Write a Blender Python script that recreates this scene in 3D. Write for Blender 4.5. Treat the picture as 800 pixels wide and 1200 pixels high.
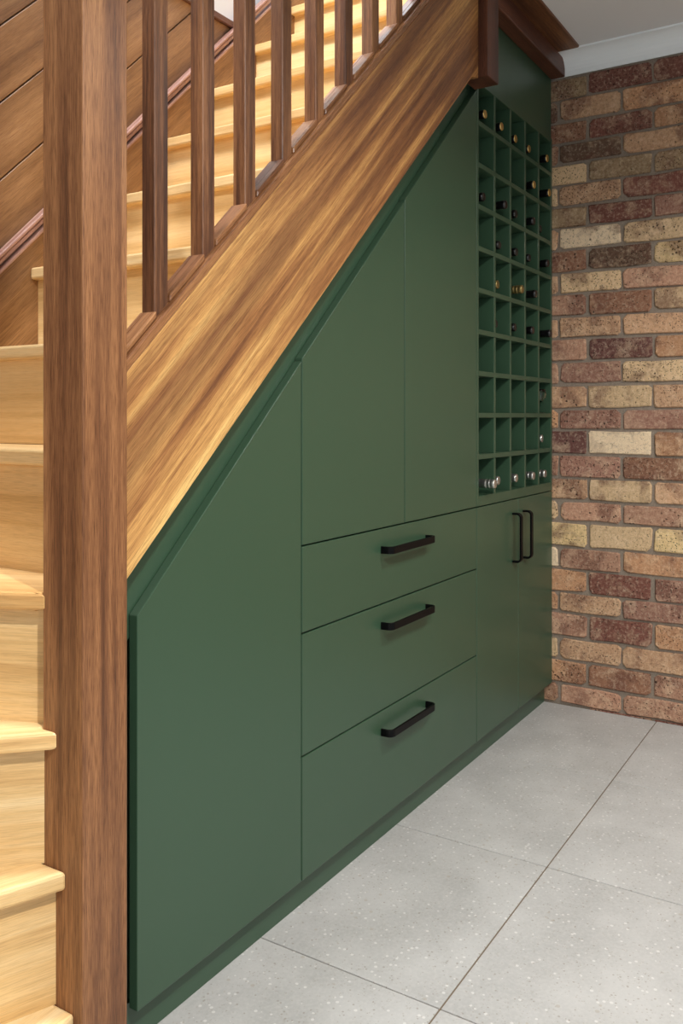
import bpy, bmesh, math, random
from mathutils import Vector, Matrix
random.seed(7)
for o in list(bpy.data.objects): bpy.data.objects.remove(o)
scn = bpy.context.scene
col = scn.collection

# ------------------------------------------------------------------ camera
YAW = math.atan2(638, 1017)            # viewing direction, measured from +X towards +Y
cd = bpy.data.cameras.new('camera'); cam = bpy.data.objects.new('camera', cd); col.objects.link(cam)
cd.sensor_fit = 'HORIZONTAL'; cd.sensor_width = 36; cd.lens = 1017/800*36
cd.shift_y = -112/800; cd.clip_start = .02
cam.location = (0, 0, 1.11); cam.rotation_euler = (math.pi/2, 0, YAW - math.pi/2)
scn.camera = cam
# ------------------------------------------------------------------ light
scn.view_settings.view_transform = 'Standard'; scn.view_settings.look = 'None'
scn.view_settings.gamma = 1; scn.view_settings.exposure = 0.0
scn.view_settings.use_curve_mapping = False
w = bpy.data.worlds.new('World'); scn.world = w; w.use_nodes = True
w.node_tree.nodes['Background'].inputs[0].default_value = (.86, .93, 1, 1)
w.node_tree.nodes['Background'].inputs[1].default_value = .31
def area(name, loc, aim, size, power, color, size_y=None, spread=180):
    l = bpy.data.lights.new(name, 'AREA'); l.energy = power; l.color = color
    l.size = size; l.spread = math.radians(spread)
    if size_y: l.shape = 'RECTANGLE'; l.size_y = size_y
    else: l.shape = 'DISK'
    o = bpy.data.objects.new(name, l); col.objects.link(o); o.location = loc
    o.rotation_euler = (Vector(aim)-Vector(loc)).to_track_quat('-Z', 'Y').to_euler()
    return o
WARM = (1, .97, .93)
area('downlight_or_fill', (2.05, -.27, 2.47), (2.05, -.27, 0), .08, 20, WARM, spread=142)
area('downlight_or_fill', (.30, -.50, 2.47), (.30, -.50, 0), .12, 72, WARM, spread=168)
area('downlight_or_fill', (2.35, -1.25, 2.47), (2.35, -1.25, 0), .14, 17, WARM, spread=165)  # added fill that brightens the brick wall, no known fitting
area('room_soft_fill', (-2.5, -1.7, 1.8), (1.6, 1.0, .9), 2.0, 24, (.97, .98, 1), 1.8)  # large soft source added behind the camera, no window seen there
area('stairwell_lamp', (.65, 1.40, 4.3), (1.75, 1.40, 1.8), .6, 115, (.97, .97, 1))
area('landing_window_light', (3.2, 1.42, 3.9), (1.3, 1.42, 1.6), .9, 45, (.93, .92, 1), 1.1)

# ------------------------------------------------------------------ helpers
def lin(r, g, b):
    f = lambda c: (c/255/12.92) if c <= 10 else ((c/255+.055)/1.055)**2.4
    return (f(r), f(g), f(b), 1)
def tag(o, label=None, cat=None, group=None, kind=None):
    if label: o['label'] = label
    if cat: o['category'] = cat
    if group: o['group'] = group
    if kind: o['kind'] = kind
    return o
def empty(name, loc):
    o = bpy.data.objects.new(name, None); col.objects.link(o); o.location = loc
    o.empty_display_size = .05
    return o
def origin_of(p):
    v = Vector((0, 0, 0))
    while p: v = v + p.location; p = p.parent
    return v
def obj(name, bm, mat, parent=None, smooth=False, loc=None):
    """mesh given in world coordinates -> object whose origin sits at loc (or at its parent's origin)"""
    po = origin_of(parent) if parent else Vector((0, 0, 0))
    l = Vector(loc) if loc is not None else (po if parent else Vector((0, 0, 0)))
    bmesh.ops.recalc_face_normals(bm, faces=bm.faces)
    bmesh.ops.translate(bm, verts=bm.verts, vec=-l)
    me = bpy.data.meshes.new(name); bm.to_mesh(me); bm.free()
    if smooth:
        for p in me.polygons: p.use_smooth = True
    me.materials.append(mat)
    o = bpy.data.objects.new(name, me); col.objects.link(o)
    o.parent = parent; o.location = l - po
    return o
def bev(bm, w, seg=1):
    if w:
        es = [e for e in bm.edges if len(e.link_faces) == 2 and e.calc_face_angle(0) > .5]
        bmesh.ops.bevel(bm, geom=es, offset=w, segments=seg, profile=.5, affect='EDGES')
    return bm
def box(x0, x1, y0, y1, z0, z1, b=.001, seg=1, bm=None):
    n = bmesh.new()
    v = [n.verts.new((x, y, z)) for x in (x0, x1) for y in (y0, y1) for z in (z0, z1)]
    for f in ((0,1,3,2),(4,6,7,5),(0,4,5,1),(2,3,7,6),(0,2,6,4),(1,5,7,3)): n.faces.new([v[i] for i in f])
    bmesh.ops.recalc_face_normals(n, faces=n.faces); bev(n, b, seg)
    return n
def prism(pts, a0, a1, axis='y', b=.001, seg=1):
    """polygon extruded along an axis: y -> pts are (x,z); z -> pts are (x,y); x -> pts are (y,z)"""
    n = bmesh.new()
    mk = {'y': lambda p, a: (p[0], a, p[1]), 'z': lambda p, a: (p[0], p[1], a), 'x': lambda p, a: (a, p[0], p[1])}[axis]
    A = [n.verts.new(mk(p, a0)) for p in pts]; B = [n.verts.new(mk(p, a1)) for p in pts]
    n.faces.new(A); n.faces.new(B[::-1])
    k = len(pts)
    for i in range(k): n.faces.new((A[i], B[i], B[(i+1) % k], A[(i+1) % k]))
    bmesh.ops.recalc_face_normals(n, faces=n.faces); bev(n, b, seg)
    return n
def merge(*bms):
    n = bmesh.new()
    for m in bms:
        me = bpy.data.meshes.new('t'); m.to_mesh(me); m.free(); n.from_mesh(me); bpy.data.meshes.remove(me)
    return n

# ------------------------------------------------------------------ materials
class NT:
    def __init__(s, name):
        s.m = bpy.data.materials.new(name); s.m.use_nodes = True; s.t = s.m.node_tree
        s.b = s.t.nodes['Principled BSDF']
    def n(s, typ, **kw):
        x = s.t.nodes.new('ShaderNode'+typ)
        for k, v in kw.items():
            if k.startswith('i_'):
                k = k[2:]; k = int(k) if k.isdigit() else k.replace('_', ' ')
                if isinstance(v, bpy.types.NodeSocket): s.t.links.new(v, x.inputs[k])
                else: x.inputs[k].default_value = v
            else: setattr(x, k, v)
        return x
    def set(s, **kw):
        for k, v in kw.items():
            k = k.replace('_', ' ')
            if isinstance(v, bpy.types.NodeSocket): s.t.links.new(v, s.b.inputs[k])
            else: s.b.inputs[k].default_value = v
    def ramp(s, fac, stops, interp='LINEAR'):
        r = s.n('ValToRGB', i_Fac=fac); r.color_ramp.interpolation = interp
        e = r.color_ramp.elements
        while len(e) < len(stops): e.new(.5)
        for k, (p, c) in zip(e, stops): k.position = p; k.color = c
        return r.outputs[0]
    def mix(s, fac, a, b, mode='MIX'):
        x = s.n('Mix', data_type='RGBA', blend_type=mode)
        for i, v in ((0, fac), (6, a), (7, b)):
            if isinstance(v, bpy.types.NodeSocket): s.t.links.new(v, x.inputs[i])
            else: x.inputs[i].default_value = v
        return x.outputs[2]
    def math(s, op, a, b=0., clamp=False):
        return s.n('Math', operation=op, use_clamp=clamp, i_0=a, i_1=b).outputs[0]
    def bump(s, h, strength, dist=.002):
        s.set(Normal=s.n('Bump', i_Height=h, i_Strength=strength, i_Distance=dist).outputs[0])

def wood(name, rot, cols, scale=1., pore=.5, rough=.44, coat=.25, streak=None, bands=0.):
    """timber with the grain along X after turning the object coordinates by rot"""
    s = NT(name)
    tc = s.n('TexCoord'); oi = s.n('ObjectInfo')
    off = s.n('CombineXYZ', i_0=s.math('MULTIPLY', oi.outputs['Random'], 31.), i_1=s.math('MULTIPLY', oi.outputs['Random'], 17.), i_2=s.math('MULTIPLY', oi.outputs['Random'], 23.))
    r = s.n('Mapping', i_Vector=tc.outputs['Object'], i_Rotation=rot)
    p = s.n('VectorMath', operation='ADD', i_0=r.outputs[0], i_1=off.outputs[0]).outputs[0]
    def m(v): return s.n('Mapping', i_Vector=p, i_Scale=v).outputs[0]
    broad = s.n('TexNoise', i_Vector=m((.5*scale, 10*scale, 10*scale)), i_Scale=1., i_Detail=4., i_Roughness=.55, i_Distortion=.35).outputs[0]
    mid = s.n('TexNoise', i_Vector=m((1.6*scale, 75*scale, 75*scale)), i_Scale=1., i_Detail=6., i_Roughness=.65, i_Distortion=.15).outputs[0]
    fine = s.n('TexNoise', i_Vector=m((26, 900, 900)), i_Scale=1., i_Detail=3., i_Roughness=.65).outputs[0]
    f = s.math('ADD', s.math('MULTIPLY', broad, .62), s.math('MULTIPLY', mid, .38))
    c = s.ramp(f, cols)
    if bands:
        bn = s.n('TexNoise', i_Vector=m((.55, 14, 14)), i_Scale=1., i_Detail=2., i_Roughness=.5, i_Distortion=.4).outputs[0]
        c = s.mix(s.math('MULTIPLY', s.ramp(bn, [(.5, (0,0,0,1)), (.68, (1,1,1,1))]), bands), c, streak)
    pm = s.ramp(fine, [(.34, (1,1,1,1)), (.56, (0,0,0,1))])
    c = s.mix(s.math('MULTIPLY', pm, pore), c, lin(130, 96, 76), 'MULTIPLY')
    # every board has a tone of its own
    hv = s.n('HueSaturation', i_Color=c, i_Value=s.math('ADD', .88, s.math('MULTIPLY', oi.outputs['Random'], .24)))
    s.set(Base_Color=hv.outputs[0], Roughness=s.math('ADD', rough-.05, s.math('MULTIPLY', mid, .14)), Coat_Weight=coat*.5, Coat_Roughness=.36, Specular_IOR_Level=.32)
    s.bump(s.math('ADD', s.math('MULTIPLY', fine, .7), s.math('MULTIPLY', mid, .5)), .16, .0012)
    return s.m
RX, RY, RZ = (0, 0, 0), (0, 0, -math.pi/2), (0, math.pi/2, 0)
SL = math.atan(.945); RS = (0, SL, 0)
DARK = [(.37, lin(74, 45, 30)), (.46, lin(118, 78, 50)), (.55, lin(150, 104, 67)), (.65, lin(180, 132, 88))]
MOULD_LIT = [(.34, lin(128, 90, 78)), (.46, lin(164, 124, 110)), (.56, lin(186, 148, 134)), (.68, lin(206, 172, 158))]  # timber paled and pinkened to paint in the window reflections on the moulding
HONEY = [(.38, lin(112, 72, 46)), (.46, lin(158, 110, 66)), (.54, lin(202, 154, 92)), (.62, lin(230, 190, 120))]
BLOND = [(.34, lin(200, 156, 98)), (.45, lin(228, 190, 130)), (.55, lin(240, 208, 152)), (.68, lin(248, 224, 176))]
PANEL = [(.32, lin(106, 74, 46)), (.46, lin(142, 104, 66)), (.57, lin(164, 124, 82)), (.70, lin(186, 146, 102))]
RED = [(.32, lin(66, 38, 28)), (.46, lin(98, 60, 44)), (.57, lin(120, 76, 56)), (.70, lin(144, 96, 72))]
M_POST = wood('newel_timber', RZ, DARK, pore=.75)
M_BAL = wood('baluster_timber', RZ, DARK, scale=1.6, pore=.7)
M_STRING = wood('string_timber', RS, HONEY, scale=.9, pore=.55, streak=lin(104, 66, 44), bands=.7)
M_CAP = wood('capping_timber', RS, DARK, pore=.7, rough=.26, coat=.6)
M_MOULD_LIT = wood('moulding_timber_lit', RS, MOULD_LIT, pore=.5, rough=.25, coat=.6)
M_TREAD = wood('tread_timber', RY, BLOND, pore=.18, rough=.32)
M_RISER = wood('riser_timber', RY, BLOND, scale=.8, pore=.16, rough=.34)
M_WSTR = wood('wall_string_timber', RS, PANEL, pore=.5)
M_BOARD = wood('panelling_timber', RS, PANEL, pore=.45, scale=.8)
M_BEAM = wood('fascia_timber', RX, RED, pore=.7)
M_COVER = wood('cover_board_timber', RX, DARK, pore=.7)

def paint(name, rgb, rough, orange=.04):
    s = NT(name)
    tc = s.n('TexCoord')
    n = s.n('TexNoise', i_Vector=tc.outputs['Object'], i_Scale=420., i_Detail=2.).outputs[0]
    n2 = s.n('TexNoise', i_Vector=tc.outputs['Object'], i_Scale=5., i_Detail=3.).outputs[0]
    s.set(Base_Color=rgb, Roughness=s.math('ADD', rough-.03, s.math('MULTIPLY', n2, .06)))
    s.bump(n, orange, .0006)
    return s.m
M_GREEN = paint('green_satin_paint', lin(54, 80, 60), .35)
M_WHITE = paint('white_wall_paint', lin(226, 228, 228), .7)
M_CEIL = paint('ceiling_paint', lin(232, 232, 232), .8)
M_CORN = paint('cornice_paint', lin(246, 250, 251), .55)
M_BLACK = paint('black_powder_coat', lin(8, 8, 9), .45, .05)
M_BLACK.node_tree.nodes['Principled BSDF'].inputs['Specular IOR Level'].default_value = .12
def plain(name, rgb, rough, metal=0., trans=0., coat=0., ior=1.45):
    s = NT(name); tc = s.n('TexCoord')
    n = s.n('TexNoise', i_Vector=tc.outputs['Object'], i_Scale=60., i_Detail=2.).outputs[0]
    s.set(Base_Color=rgb, Metallic=metal, Transmission_Weight=trans, Coat_Weight=coat, IOR=ior,
          Roughness=s.math('ADD', rough-.02, s.math('MULTIPLY', n, .05)))
    return s.m
M_GLASS = plain('dark_bottle_glass', lin(16, 24, 18), .08, coat=.4)
M_CLEAR = plain('clear_glass', (.93, .97, .95, 1), .03, trans=1.)
M_PALE = plain('pale_bottle_glass', lin(150, 165, 158), .12, trans=.4)
M_FOIL = plain('black_foil', lin(15, 14, 15), .28, coat=.3)
M_GOLD = plain('gold_foil', lin(205, 172, 104), .34, metal=.85)
M_BRONZE = plain('bronze_foil', lin(150, 132, 84), .36, metal=.8)
M_SILVER = plain('silver_screw_cap', lin(196, 196, 190), .3, metal=.9)

def brick_mat(name, island=False):
    s = NT(name); tc = s.n('TexCoord'); oi = s.n('ObjectInfo')
    if island:
        rnd = s.n('NewGeometry').outputs['Random Per Island']
        base = s.ramp(rnd, [(0, lin(196,162,122)), (.3, lin(214,184,142)), (.5, lin(168,118,86)), (.7, lin(122,74,58)), (1, lin(150,104,84))], 'CONSTANT')
        pos = tc.outputs['Object']
    else:
        rnd = oi.outputs['Random']; base = oi.outputs['Color']
        off = s.n('CombineXYZ', i_0=s.math('MULTIPLY', rnd, 9.), i_1=s.math('MULTIPLY', rnd, 13.), i_2=s.math('MULTIPLY', rnd, 5.))
        pos = s.n('VectorMath', operation='ADD', i_0=tc.outputs['Object'], i_1=off.outputs[0]).outputs[0]
    W, K = (1,1,1,1), (0,0,0,1)
    nb = s.n('TexNoise', i_Vector=pos, i_Scale=7., i_Detail=3., i_Roughness=.6, i_Distortion=.4).outputs[0]
    nl = s.n('TexNoise', i_Vector=pos, i_Scale=16., i_Detail=4., i_Roughness=.65).outputs[0]
    nm = s.n('TexNoise', i_Vector=pos, i_Scale=90., i_Detail=6., i_Roughness=.75).outputs[0]
    nf = s.n('TexNoise', i_Vector=pos, i_Scale=420., i_Detail=3., i_Roughness=.7).outputs[0]
    burnt = s.mix(.62, base, lin(104, 66, 54)); pale = s.mix(.36, base, lin(222, 192, 156))
    c = s.mix(s.ramp(nb, [(.50, K), (.62, W)]), base, burnt)
    c = s.mix(s.math('MULTIPLY', s.ramp(nl, [(.50, K), (.66, W)]), .8), c, pale)
    c = s.mix(s.math('MULTIPLY', s.ramp(nm, [(.50, K), (.66, W)]), .55), c, s.mix(.5, c, lin(236, 214, 184)))
    c = s.mix(s.math('MULTIPLY', s.ramp(nm, [(.32, W), (.46, K)]), .55), c, lin(96, 66, 54))
    c = s.mix(s.math('MULTIPLY', s.ramp(nf, [(.34, W), (.48, K)]), .4), c, lin(92, 64, 52))
    def pits(scale, cut, lo_, hi_):
        vo = s.n('TexVoronoi', i_Vector=s.n('VectorMath', operation='ADD', i_0=pos, i_1=s.n('VectorMath', operation='SCALE', i_0=s.n('TexNoise', i_Vector=pos, i_Scale=120.).outputs[1], i_Scale=.006).outputs[0]).outputs[0], i_Scale=scale, i_Randomness=1.)
        cr = s.n('SeparateColor', i_0=vo.outputs['Color']).outputs[0]
        return s.math('MULTIPLY', s.ramp(vo.outputs['Distance'], [(lo_, W), (hi_, K)]), s.math('GREATER_THAN', s.math('ADD', cr, s.math('MULTIPLY', nb, 1.0)), cut))
    pm = s.math('MAXIMUM', pits(130., 1.02, .14, .30), pits(60., 1.34, .10, .26))
    c = s.mix(s.math('MULTIPLY', pm, .85), c, lin(40, 29, 26))
    hs = s.n('HueSaturation', i_Color=c, i_Saturation=.96, i_Value=1.32)
    s.set(Base_Color=hs.outputs[0], Roughness=.9)
    s.b.inputs['Specular IOR Level'].default_value = .25
    h = s.math('SUBTRACT', s.math('ADD', s.math('ADD', s.math('MULTIPLY', nm, .9), s.math('MULTIPLY', nl, .8)), s.math('MULTIPLY', nf, .3)), s.math('MULTIPLY', pm, .8))
    s.bump(h, 1., .006)
    return s.m
M_BRICK = brick_mat('clinker_brick'); M_BRICKS = brick_mat('clinker_brick_far', True)
s = NT('mortar'); tc = s.n('TexCoord')
n1 = s.n('TexNoise', i_Vector=tc.outputs['Object'], i_Scale=180., i_Detail=4., i_Roughness=.7).outputs[0]
n2 = s.n('TexNoise', i_Vector=tc.outputs['Object'], i_Scale=14., i_Detail=3.).outputs[0]
s.set(Base_Color=s.mix(n2, s.ramp(n1, [(.3, lin(118, 106, 94)), (.7, lin(172, 158, 142))]), lin(150, 136, 121)), Roughness=.95)
s.bump(n1, .9, .004); M_MORTAR = s.m

s = NT('terrazzo_tile'); tc = s.n('TexCoord'); oi = s.n('ObjectInfo')
off = s.n('CombineXYZ', i_0=s.math('MULTIPLY', oi.outputs['Random'], 41.), i_1=s.math('MULTIPLY', oi.outputs['Random'], 29.), i_2=0.)
pos = s.n('VectorMath', operation='ADD', i_0=tc.outputs['Object'], i_1=off.outputs[0]).outputs[0]
n1 = s.n('TexNoise', i_Vector=pos, i_Scale=5., i_Detail=5., i_Roughness=.6).outputs[0]
n2 = s.n('TexNoise', i_Vector=pos, i_Scale=120., i_Detail=3., i_Roughness=.6).outputs[0]
c = s.ramp(n1, [(.35, lin(168, 168, 166)), (.65, lin(186, 186, 184))])
c = s.mix(s.math('MULTIPLY', s.ramp(n2, [(.42, (0,0,0,1)), (.66, (1,1,1,1))]), .35), c, lin(196, 195, 192))
def specks(c, scale, thr, colr, strength, size):
    v = s.n('TexVoronoi', i_Vector=pos, i_Scale=scale, i_Randomness=1.)
    r = s.n('SeparateColor', i_0=v.outputs['Color']).outputs[1]
    sz = s.math('MULTIPLY', s.n('SeparateColor', i_0=v.outputs['Color']).outputs[2], size)
    mask = s.math('MULTIPLY', s.math('GREATER_THAN', r, thr), s.math('LESS_THAN', v.outputs['Distance'], sz))
    return s.mix(s.math('MULTIPLY', mask, strength), c, colr)
c = specks(c, 95., .62, lin(218, 217, 214), .6, .33)
c = specks(c, 150., .80, lin(140, 132, 122), .6, .36)
c = specks(c, 60., .90, lin(164, 154, 140), .5, .26)
c = specks(c, 240., .72, lin(158, 152, 144), .5, .45)
s.set(Base_Color=c, Roughness=.5); s.bump(n2, .08, .001); M_TILE = s.m
M_GROUT = plain('grout', lin(112, 98, 82), .95)

# ------------------------------------------------------------------ setting
XB, CEIL = 3.284, 2.493
floor = obj('floor', box(-1.6, 3.36, -2.6, 1.8, -.06, -.0025, 0), M_GROUT)
tag(floor, 'pale grey speckled stone tile floor in front of the green cabinets', 'floor', kind='structure')
tm = None
tx = [-1.545, -.941, -.337, .268, .871, 1.4755, 2.080, 2.6845, 3.2885]; ty = [1.312, .708, .104, -.5, -1.104, -1.708, -2.312]
for i in range(len(tx)-1):
    for j in range(len(ty)-1):
        x0, x1, y1, y0 = tx[i]+.0012, tx[i+1]-.0012, ty[j]-.0019, ty[j+1]+.0019
        if i == len(tx)-2: x1 = XB
        if tm is None or i == len(tx)-2:
            t = obj('tile', box(x0, x1, y0, y1, -.012, 0, .0008), M_TILE, floor, loc=(x0, y0, 0))
            if i < len(tx)-2: tm = t
        else:
            t = tm.copy(); col.objects.link(t); t.location = (x0, y0, 0)

wall = obj('wall_right', box(XB+.0085, XB+.12, -2.6, 1.75, -.02, 2.46, 0), M_MORTAR)
tag(wall, 'rough mixed red and cream clinker brick wall beside the cabinets', 'wall', kind='structure')
bots = [.0088,.0887,.18,.2658,.363,.4397,.529,.615,.7127,.7923,.8807,.9687,1.065,1.145,1.239,1.326,1.415,1.4976,1.585,1.668,1.755,1.84,1.923,2.005,2.085,2.167,2.247,2.334,2.42]
PAL = dict(C=(206,174,132), L=(222,198,164), Y=(212,182,130), T=(184,136,98), O=(152,126,94), R=(118,72,60), B=(140,98,74), D=(98,74,58), P=(176,132,106), K=(150,108,90), M=(100,64,58), N=(192,150,114))
rows = ['NPPRPT','TBPKNT','CNNTBC','PRTPKC','TNKNTB','TRKCPN','LPTCKP','YCYNPC','CPPTNR','NCNPTC','PKBCNB','MLTCPN','TKKNPC','NCNPBC','PKCBPT','PMTNCB','NNNCPT','PBCNKC','NCPTBN','BDYCNP','NLCPNC','ORKPCT','CNRBCN','COOPBC','BDNRCP','BRTCBN','DNTCPK','ORRTCB']
def brick_bm(wd, hh, rnd):
    """ten-sided face with chipped corners: sides, worn arris and front, centred on y, from z=0; front at x=0"""
    n = bmesh.new(); j = lambda a: rnd.uniform(-a, a)
    cx = [rnd.choice((.004, .006, .008, .011, .015)) for _ in range(4)]; a = wd/2
    P = [(-a+cx[0], 0), (j(.03), 0), (a-cx[1], 0), (a, cx[1]*.9), (a, hh-cx[2]*.9), (a-cx[2], hh), (j(.03), hh), (-a+cx[3], hh), (-a, hh-cx[3]*.9), (-a, cx[0]*.9)]
    P = [(y+j(.003), z+j(.0032)) for y, z in P]
    def ins(p, d):
        y, z = p; return (y - math.copysign(min(d, abs(y)), y)*(1 if abs(y) > a*.8 else .1), z + (d if z < hh*.5 else -d))
    A = [n.verts.new((.03, y, z)) for y, z in P]
    B = [n.verts.new((.0035, y, z)) for y, z in P]
    Cc = [n.verts.new((j(.0012), *ins(p, .0035))) for p in P]
    for i in range(10):
        k = (i+1) % 10
        n.faces.new((A[i], A[k], B[k], B[i])); n.faces.new((B[i], B[k], Cc[k], Cc[i]))
    n.faces.new(Cc)
    return n
rb = random.Random(11)
meshes = {}
far = []
NEAR = -.52
for r in range(28):
    z0 = bots[r]; hh = bots[r+1] - z0 - .0115
    off = 1.071 if r % 2 == 0 else .960
    k0 = 0; y1 = off + .239
    idx = -1
    while y1 > -2.58:
        y0 = y1 - .239
        wd = .239 - .0105 + rb.uniform(-.003, .003); yc = (y0+y1)/2 + rb.uniform(-.0015, .0015)
        if y0 > NEAR:
            key = (round(hh, 3), rb.randrange(3))
            codes = rows[r]; ch = codes[min(idx+1, 2)] if idx < 2 else rb.choice('CNTPKRBLCN')
            cc = PAL[ch]; f = rb.uniform(.93, 1.05)
            if key not in meshes:
                b = obj('brick', brick_bm(.2285, hh, rb), M_BRICK, wall, loc=(0, 0, 0)); meshes[key] = b.data
            else:
                b = bpy.data.objects.new('brick', meshes[key]); col.objects.link(b); b.parent = wall
            b.location = (XB + rb.uniform(-.0015, .002), yc, z0)
            b.rotation_euler = (rb.uniform(-.006, .006), 0, 0)
            c4 = lin(*[max(0, min(255, v*f)) for v in cc]); b.color = c4
        else:
            n = brick_bm(wd, hh, rb); bmesh.ops.translate(n, verts=n.verts, vec=(XB, yc, z0)); far.append(n)
        y1 = y0; idx += 1
# cut course showing just above the floor
for k in range(6):
    b = obj('brick', box(XB+.001, XB+.03, .725-.239*k, .952-.239*k, -.03, .0035, .001), M_BRICK, wall, loc=(XB, .84-.239*k, 0))
    b.color = lin(*PAL['R'])
f = obj('brick_field', merge(*far), M_BRICKS, wall); tag(f, kind='stuff')

ceiling = obj('ceiling', box(-1.6, XB+.1, -2.6, 1.06, CEIL, 2.72, 0), M_CEIL)
tag(ceiling, 'flat pale grey plaster ceiling above the brick wall', 'ceiling', kind='structure')
# cove cornice along the brick wall
cp = [(0, 0), (-.006, 0), (-.0065, .006)]
for k in range(9):
    a = k/8*math.pi/2
    cp.append((-.0065-.0615*(1-math.cos(a)), .006+.063*math.sin(a)))
cp += [(-.076, .0695), (-.0762, .0765), (0, .0765)]
n = bmesh.new()
A = [n.verts.new((XB+p[0]+.006, -2.6, 2.4165+p[1])) for p in cp]; B = [n.verts.new((XB+p[0]+.006, 1.1, 2.4165+p[1])) for p in cp]
n.faces.new(A); n.faces.new(B[::-1])
for i in range(len(cp)): n.faces.new((A[i], B[i], B[(i+1) % len(cp)], A[(i+1) % len(cp)]))
tag(obj('trim_1', n, M_CORN), 'white curved cove cornice between brick wall and ceiling', 'cornice', kind='structure')
t2 = empty('trim_2', (.85, 1.045, 2.415)); tag(t2, 'dark red-brown timber fascia beam along the stair opening under the ceiling', 'beam', kind='structure')
obj('fascia_board', box(.7, 3.2835, 1.045, 1.1, 2.414, 2.4825, .004, 2), M_BEAM, t2)
obj('cover_board', box(.7, 3.205, .967, 1.1, 2.4825, CEIL+.001, .003), M_COVER, t2)

# panelled stair wall: diagonal boards, white plaster above
YW = 1.74
wb = obj('wall_back', box(-.2, 3.5, YW+.012, YW+.1, -.02, 4.6, 0), M_WHITE)
tag(wb, 'stairwell wall lined with diagonal brown timber boards, white plaster above', 'wall', kind='structure')
SB = .988
def clip(poly, f):
    out = []
    for i in range(len(poly)):
        a, b = poly[i], poly[(i+1) % len(poly)]; fa, fb = f(a), f(b)
        if fa >= 0: out.append(a)
        if fa*fb < 0: t = fa/(fa-fb); out.append((a[0]+t*(b[0]-a[0]), a[1]+t*(b[1]-a[1])))
    return out
ZT = 2.325
for k in range(-2, 10):
    zb = 1.482 + .1785*k; x0, x1 = -.2, 3.0
    ln = lambda x, z: z + SB*(x-1.284)
    poly = [(x0, ln(x0, zb+.002)), (x1, ln(x1, zb+.002)), (x1, ln(x1, zb+.1765)), (x0, ln(x0, zb+.1765))]
    poly = clip(clip(clip(poly, lambda p: ZT-p[1]), lambda p: p[1]+.01), lambda p: p[0]+.2)
    if len(poly) > 2: obj('board', prism(poly, YW-.006, YW+.0125, 'y', .0015), M_BOARD, wb, loc=(poly[0][0], YW, poly[0][1]))
obj('joint_backing', box(-.2, 2.14, YW+.008, YW+.0125, 0, ZT, 0), M_BEAM, wb)
obj('top_trim', box(-.2, 2.185, YW-.016, YW+.0125, ZT-.004, 2.344, .003), M_BEAM, wb)
tag(obj('wall_landing', box(3.42, 3.5, 1.0, 1.76, 2.5, 4.6, 0), M_WHITE), 'white wall at the head of the stairs', 'wall', kind='structure')

# ------------------------------------------------------------------ staircase
st = empty('staircase', (1.0, 1.06, 0))
tag(st, 'timber staircase with square balusters, dark newel post and blond treads', 'staircase')
obj('newel_post', box(.8945, .985, 1.018, 1.1085, 0, 2.4145, .0025, 2), M_POST, st, loc=(.94, 1.063, 0))
lo = lambda x: .845 + .921*(x-1.017)
hi = lambda x: 1.200 + .953*(x-1.011)
obj('outer_string', prism(clip([(.984, lo(.984)), (2.41, lo(2.41)), (2.457, 2.139), (2.457, hi(2.457)-.021), (.984, hi(.984)-.021)], lambda p: 2.4135-p[1]), 1.05, 1.096, 'y', .0015), M_STRING, st)
obj('string_capping', prism(clip([(.984, hi(.984)-.020), (2.457, hi(2.457)-.020), (2.457, hi(2.457)), (.984, hi(.984))], lambda p: 2.4135-p[1]), 1.048, 1.1, 'y', .0015, 1), M_CAP, st)
BX = [1.093+.1243*i for i in range(10)]
for i, x in enumerate(BX):
    obj('baluster', box(x, x+.0335, 1.0645, 1.0955, hi(x)-.012, 2.4145, .0015), M_BAL, st, loc=(x, 1.065, hi(x)))
for i in range(10):
    a = .985 if i == 0 else BX[i-1]+.0335
    b = BX[i]
    obj('fillet', prism([(a, hi(a)), (b, hi(b)), (b, hi(b)+.013), (a, hi(a)+.013)], 1.0595, 1.099, 'y', .002), M_CAP, st)
obj('drop_post', box(2.456, 2.545, 1.02, 1.1, 2.1405, 2.4815, .0025, 2), wood('drop_post_timber', RZ, RED, pore=.7), st, loc=(2.5, 1.06, 2.14))
X0, G, RR, TT = 1.14, .2125, .209, .028
def tread(poly, z, m=None): obj('tread', prism(poly, z-TT, z, 'z', .005, 2), m or M_TREAD, st, loc=(poly[0][0], poly[0][1], z))
YI, YO = 1.095, 1.7205
for k in range(8):
    x, z = X0+G*k, RR*(6+k)
    tread([(x, YI), (x+G+.045 if k < 7 else x+.72, YI), (x+G+.045 if k < 7 else x+.72, YO), (x, YO)], z)
    obj('riser', box(x+.022, x+.04, YI, YO, z-RR+(.009 if k == 0 else 0), z-TT, .0), M_RISER, st, loc=(x, YI, z-RR))
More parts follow.
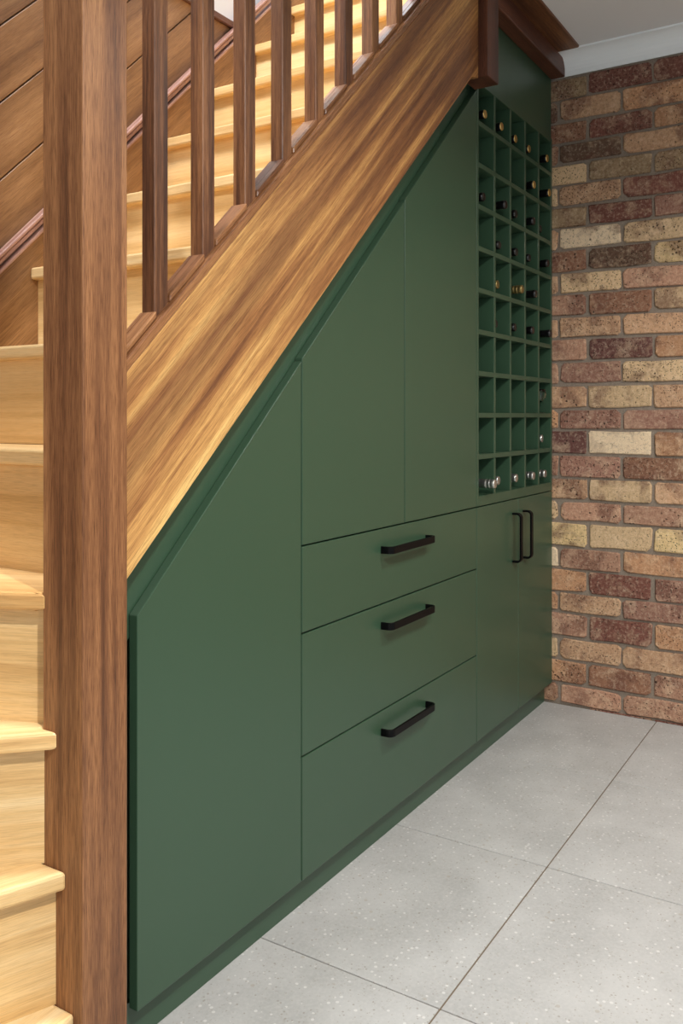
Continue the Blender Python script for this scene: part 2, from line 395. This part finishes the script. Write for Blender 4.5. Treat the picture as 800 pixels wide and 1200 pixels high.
# quarter-turn winders round the newel post
NX = .8945
wind = [(RR, [(NX, 1.036), (.25, 1.036), (.25, 1.38), (NX, 1.108)], (NX, 1.036), (.25, 1.036)),
        (2*RR, [(NX, 1.054), (.25, 1.321), (.25, YO), (.32, YO), (NX, 1.15)], (NX, 1.054), (.25, 1.321)),
        (3*RR, [(NX, 1.073), (.25, 1.718), (.76, YO), (.95, 1.22), (.95, 1.110), (NX, 1.110)], (NX, 1.073), (.25, 1.718)),
        (4*RR, [(NX, 1.100), (.638, YO), (1.06, YO), (1.06, 1.1), (.99,1.1), (.99, 1.112), (NX, 1.112)], (NX, 1.100), (.638, YO)),
        (1.053, [(.985, 1.111), (.985, YO), (1.2, YO), (1.2, 1.1), (.99, 1.1)], (.985, 1.11), (.985, YO))]
zprev = 0
for z, poly, a, b in wind:
    A, B = Vector(a), Vector(b); d = (B-A).normalized(); M_W = wood('winder_timber', (0, 0, -math.atan2(d.y, d.x)), BLOND, scale=.9, pore=.25, rough=.36)
    tread(poly, z, M_W); nn = Vector((d.y, -d.x))
    if nn.x < 0 and abs(nn.x) > .01 or (abs(nn.x) <= .01 and nn.y < 0): nn = -nn
    q = [A+nn*.022, B+nn*.022, B+nn*.04, A+nn*.04]
    q = clip([tuple(v) for v in q], lambda p: YO-p[1])
    obj('riser', prism(q, zprev, z-TT, 'z', 0), M_W, st, loc=(A.x, A.y, zprev)); zprev = z
# wall string with its twin beaded moulding
ws = lambda x: 1.488 + SB*(x-1.277)
poly = [(.3, ws(.3)-.62), (3.0, ws(3.0)-.62), (3.0, ws(3.0)-.03), (.3, ws(.3)-.03)]
obj('wall_string', prism(clip(poly, lambda p: p[1]), YO-.001, YW-.007, 'y', .001), M_WSTR, st)
for dz, th, pr in ((-.042, .013, .010), (-.024, .016, .004), (-.004, .012, .014)):
    poly = [(.3, ws(.3)+dz), (3.0, ws(3.0)+dz), (3.0, ws(3.0)+dz+th), (.3, ws(.3)+dz+th)]
    obj('moulding', prism(clip(poly, lambda p: p[1]), YO-pr, YW-.007, 'y', .003, 2), M_MOULD_LIT, st)

# ------------------------------------------------------------------ green joinery
YD, DT, KB = 1.096, .020, .080
YC = YD + DT + .002
dtop = lambda x: .765 + .938*(x-1.083)
def handle(parent, x0, x1, z, vertical=False, zc=None):
    """flat black strap bent into a wide U with rounded corners"""
    L, h, t, pj, rad = (x1-x0), .0185, .0065, .0335, .017
    P = []
    def arc(cx, cy, a0, a1, r):
        return [(cx+r*math.cos(a0+(a1-a0)*i/5), cy+r*math.sin(a0+(a1-a0)*i/5)) for i in range(6)]
    out = [(0, 0)] + arc(rad, -pj+rad, math.pi, 1.5*math.pi, rad) + arc(L-rad, -pj+rad, 1.5*math.pi, 2*math.pi, rad) + [(L, 0)]
    ri = rad-t
    inn = [(L-t, 0)] + arc(L-rad, -pj+rad, 2*math.pi, 1.5*math.pi, ri) + arc(rad, -pj+rad, 1.5*math.pi, math.pi, ri) + [(t, 0)]
    loop = out + inn
    n = bmesh.new()
    if vertical: mk = lambda p, s: (zc - h/2 + h*s, YD + p[1], x0 + p[0])
    else: mk = lambda p, s: (x0 + p[0], YD + p[1], z - h/2 + h*s)
    A = [n.verts.new(mk(p, 0)) for p in loop]; B = [n.verts.new(mk(p, 1)) for p in loop]
    m = len(loop); half = m//2
    for i in range(m): n.faces.new((A[i], B[i], B[(i+1) % m], A[(i+1) % m]))
    for i in range(half-1):
        j = m-1-i
        n.faces.new((A[i], A[i+1], A[j-1], A[j])); n.faces.new((B[i+1], B[i], B[j], B[j-1]))
    bmesh.ops.recalc_face_normals(n, faces=n.faces)
    bev(n, .0008)
    return tag(obj('handle', n, M_BLACK, parent), 'matt black bent bar handle')
g = .0018
# tall sloping cupboard beside the newel post
cu = empty('sloping_cupboard', (1.083, YD, KB)); tag(cu, 'green cupboard with one plain slope-topped door, lowest under the stairs beside the newel post', 'cupboard')
obj('door', prism([(1.083, KB), (1.5815-g, KB), (1.5815-g, dtop(1.5815)), (1.083, dtop(1.083))], YD, YD+DT, 'y', .0016, 2), M_GREEN, cu)
obj('body', prism([(1.10, KB), (1.580, KB), (1.580, dtop(1.58)-.02), (1.10, dtop(1.10)-.02)], YC+.012, 1.55, 'y', 0), M_GREEN, cu)
# twin slope-topped doors above the drawers
cu = empty('overhead_cupboard', (1.583, YD, .823)); tag(cu, 'green cupboard with two plain slope-topped doors above the three drawers', 'cupboard')
obj('door', prism([(1.5815+g, .8225+g), (2.067-g, .8225+g), (2.067-g, dtop(2.067)), (1.5815+g, dtop(1.5815)+.006)], YD, YD+DT, 'y', .0016, 2), M_GREEN, cu)
obj('door', prism([(2.067+g, .8225+g), (2.5505-g, .8225+g), (2.5505-g, dtop(2.5505)), (2.067+g, dtop(2.067)+.006)], YD, YD+DT, 'y', .0016, 2), M_GREEN, cu)
obj('body', prism([(1.583, .825), (2.549, .825), (2.549, dtop(2.549)-.02), (1.583, dtop(1.583)-.02)], YC+.012, 1.55, 'y', 0), M_GREEN, cu)
du = empty('drawer_unit', (1.583, YD, KB)); tag(du, 'green chest of three wide drawers with black bar handles', 'drawers')
for z0, z1 in ((.628, .8225), (.355, .628), (KB, .355)):
    d = obj('drawer', box(1.5815+g, 2.5505-g, YD, YD+DT, z0+(g if z0 > KB else 0), z1-g, .0016, 2), M_GREEN, du, loc=(1.583, YD, z0))
    handle(d, 1.936, 2.196, z1-.0545)
obj('body', box(1.583, 2.549, YC, 1.55, KB, .820, 0), M_GREEN, du)
bc = empty('base_cabinet', (2.552, YD, KB)); tag(bc, 'green two-door base cabinet with upright black handles under the wine rack', 'cabinet')
for x0, x1, hx in ((2.5505+g, 2.918-g*.7, 2.866), (2.918+g*.7, 3.2815, 2.969)):
    d = obj('door', box(x0, x1, YD, YD+DT, KB, .8225-g, .0016, 2), M_GREEN, bc, loc=(x0, YD, KB))
    handle(d, .604, .776, 0, True, hx)
obj('body', box(2.552, 3.2815, YC, 1.55, KB, .820, 0), M_GREEN, bc)
tag(obj('kickboard', box(.99, 3.2825, 1.127, 1.143, .0005, KB-.0005, .0005), M_GREEN, loc=(1, 1.127, 0)), 'low green kickboard set back beneath the cupboards and drawers', 'kickboard')
n = prism([(.9865, .082), (1.08, .082), (1.08, .72), (2.5, 2.04), (2.5485, 2.1), (2.5485, 2.32), (2.4, 2.27), (.9865, .93)], YD+DT+.0015, YD+DT+.0018+.010, 'y', 0)
tag(obj('filler_panel', n, M_GREEN, loc=(.9865, 1.118, .082)), 'sloping green filler strip between the stair string and the cupboard doors', 'panel')
tag(obj('bulkhead_panel', box(2.40, 3.2825, 1.1005, 1.1165, 2.1865, 2.478, .0006), M_GREEN, loc=(2.8, 1.10, 2.19)), 'dark green panel above the wine rack under the timber beam', 'panel')
# wine rack
RZ0, RZ1, RT = .824, 2.185, .016
PITCH = (2.185-.840-RT)/10
wr = empty('wine_rack', (2.552, YD, RZ0)); tag(wr, 'tall green open wine rack of fifty square pigeonholes beside the brick wall', 'wine rack')
XL, XR, YB_ = 2.5505+.0005, 3.2825, 1.43
obj('side_panel', box(XL, XL+.0165, YD, YB_, RZ0, RZ1, .001), M_GREEN, wr)
obj('side_panel', box(XR-.0165, XR, YD, YB_, RZ0, RZ1, .001), M_GREEN, wr)
xi0, xi1 = XL+.0165, XR-.0165
obj('back_panel', box(xi0, xi1, YB_-.006, YB_, RZ0, RZ1, 0), M_GREEN, wr)
shz = [2.185-RT - PITCH*k for k in range(11)]         # underside of board k
for k in range(11):
    obj('shelf', box(xi0, xi1, YD, YB_-.006, shz[k] if k < 10 else RZ0, shz[k]+RT, .001), M_GREEN, wr)
cw = (xi1-xi0-4*RT)/5
for r in range(10):
    for c in range(1, 5):
        x = xi0 + c*cw + (c-1)*RT
        obj('divider', box(x, x+RT, YD+.0005, YB_-.006, shz[r+1]+RT, shz[r], .001), M_GREEN, wr)
cell_x = lambda c: xi0 + (c-.5)*cw + (c-1)*RT
cell_z = lambda r: shz[r]+RT

# ------------------------------------------------------------------ bottles
def lathe(prof, seg=20):
    """profile (distance from the neck end, radius) turned round +Y, neck end at y=0"""
    n = bmesh.new(); rings = []
    for y, r in prof:
        if r < 1e-5: rings.append([n.verts.new((0, y, 0))])
        else: rings.append([n.verts.new((r*math.cos(2*math.pi*i/seg), y, r*math.sin(2*math.pi*i/seg))) for i in range(seg)])
    for a, b in zip(rings, rings[1:]):
        for i in range(seg):
            k = (i+1) % seg
            if len(a) == 1: n.faces.new((a[0], b[i], b[k]))
            elif len(b) == 1: n.faces.new((a[i], a[k], b[0]))
            else: n.faces.new((a[i], a[k], b[k], b[i]))
    return n
def mesh_of(name, prof, mat):
    n = lathe(prof); bmesh.ops.recalc_face_normals(n, faces=n.faces)
    me = bpy.data.meshes.new(name); n.to_mesh(me); n.free(); me.materials.append(mat)
    for p in me.polygons: p.use_smooth = True
    return me
body_prof = [(.052, .0135), (.075, .0145), (.092, .017), (.105, .024), (.118, .032), (.130, .0362), (.140, .0368), (.285, .0368), (.293, .035), (.297, .030), (.290, .012), (.287, 0)]
sleeve = [(.0012, .0125), (.0025, .0142), (.006, .0148), (.016, .0149), (.018, .0141), (.022, .0139), (.058, .0142), (.0585, .0136)]
disc = [(0, 0), (0, .0085), (-.0006, .0098), (-.0006, .0126), (.0008, .0138), (.004, .0143)]
screw = [(0, 0), (0, .0125), (.0015, .0146), (.006, .0150), (.014, .0150), (.015, .0143), (.017, .0143), (.018, .0152), (.021, .0152), (.022, .0143), (.030, .0143), (.031, .0150), (.0335, .0150), (.0345, .0142), (.056, .0145), (.0565, .0138)]
ME = {'glass': mesh_of('bottle_body', body_prof, M_GLASS), 'pale': mesh_of('bottle_body_pale', body_prof, M_PALE),
      'black': mesh_of('foil_sleeve', sleeve, M_FOIL), 'blackdisc': mesh_of('foil_disc_black', disc, M_FOIL),
      'golddisc': mesh_of('foil_disc_gold', disc, M_GOLD), 'gold': mesh_of('gold_sleeve', screw, M_BRONZE), 'silver': mesh_of('silver_sleeve', screw, M_SILVER)}
ORD = ['', 'top', 'second', 'third', 'fourth', 'fifth', 'sixth', 'seventh', 'eighth', 'ninth', 'bottom']
CO = ['', 'leftmost', 'second', 'middle', 'fourth', 'rightmost']
BOT = [(1,1,1.099,'g'),(1,2,1.098,'g'),(1,3,1.105,'g'),(1,4,1.105,'g'),(1,5,1.087,'g'),(2,4,1.087,'g'),(2,5,1.077,'g'),
       (3,1,1.105,'b'),(3,2,1.083,'b'),(3,3,1.103,'b'),(3,4,1.087,'b'),(3,5,1.112,'b'),(4,2,1.108,'b'),(4,3,1.103,'b'),(4,4,1.104,'b'),(4,5,1.083,'b'),
       (5,2,1.114,'z'),(5,3,1.081,'z'),(5,4,1.081,'b'),(6,2,1.120,'b'),(6,3,1.109,'b'),(6,4,1.090,'b'),(6,5,1.075,'b'),
       (9,5,1.106,'s'),(10,1,1.063,'s'),(10,2,1.108,'s'),(10,3,1.100,'s'),(10,4,1.090,'s'),(10,5,1.093,'s')]
KIND = {'g': 'wine bottle with gold-topped black foil', 'b': 'wine bottle with all-black foil', 'z': 'wine bottle with bronze-gold cap', 's': 'wine bottle with silver screw cap'}
def child(name, me, p):
    o = bpy.data.objects.new(name, me); col.objects.link(o); o.parent = p; return o
for r, c, y, k in BOT:
    b = empty('wine_bottle', (cell_x(c) + random.uniform(-.006, .006), y, cell_z(r)+.0370))
    tag(b, '%s, %s row, %s column of rack' % (KIND[k], ORD[r], CO[c]), 'bottle', 'bottles in the wine rack')
    child('bottle_body', ME['pale' if (r, c) == (10, 1) else 'glass'], b)
    if k in 'gb':
        child('foil_sleeve', ME['black'], b); child('foil_end', ME['golddisc' if k == 'g' else 'blackdisc'], b)
    else: child('screw_cap', ME['gold' if k == 'z' else 'silver'], b)
# little stemmed glass in the eighth row
gp = [(0, 0), (0, .026), (.002, .026), (.004, .008), (.008, .0035), (.034, .003), (.040, .006), (.047, .018), (.058, .027), (.072, .030), (.092, .027), (.0925, .0255), (.072, .0285), (.058, .0255), (.047, .0165), (.042, 0)]
n = lathe(gp, 28); bmesh.ops.rotate(n, verts=n.verts, cent=(0, 0, 0), matrix=Matrix.Rotation(math.pi/2, 3, 'X'))
bmesh.ops.translate(n, verts=n.verts, vec=(cell_x(5)+.012, 1.128, cell_z(8)))
tag(obj('stemmed_glass', n, M_CLEAR, smooth=True, loc=(cell_x(5)+.012, 1.128, cell_z(8))), 'small clear stemmed glass standing in the eighth row of the wine rack', 'glass')
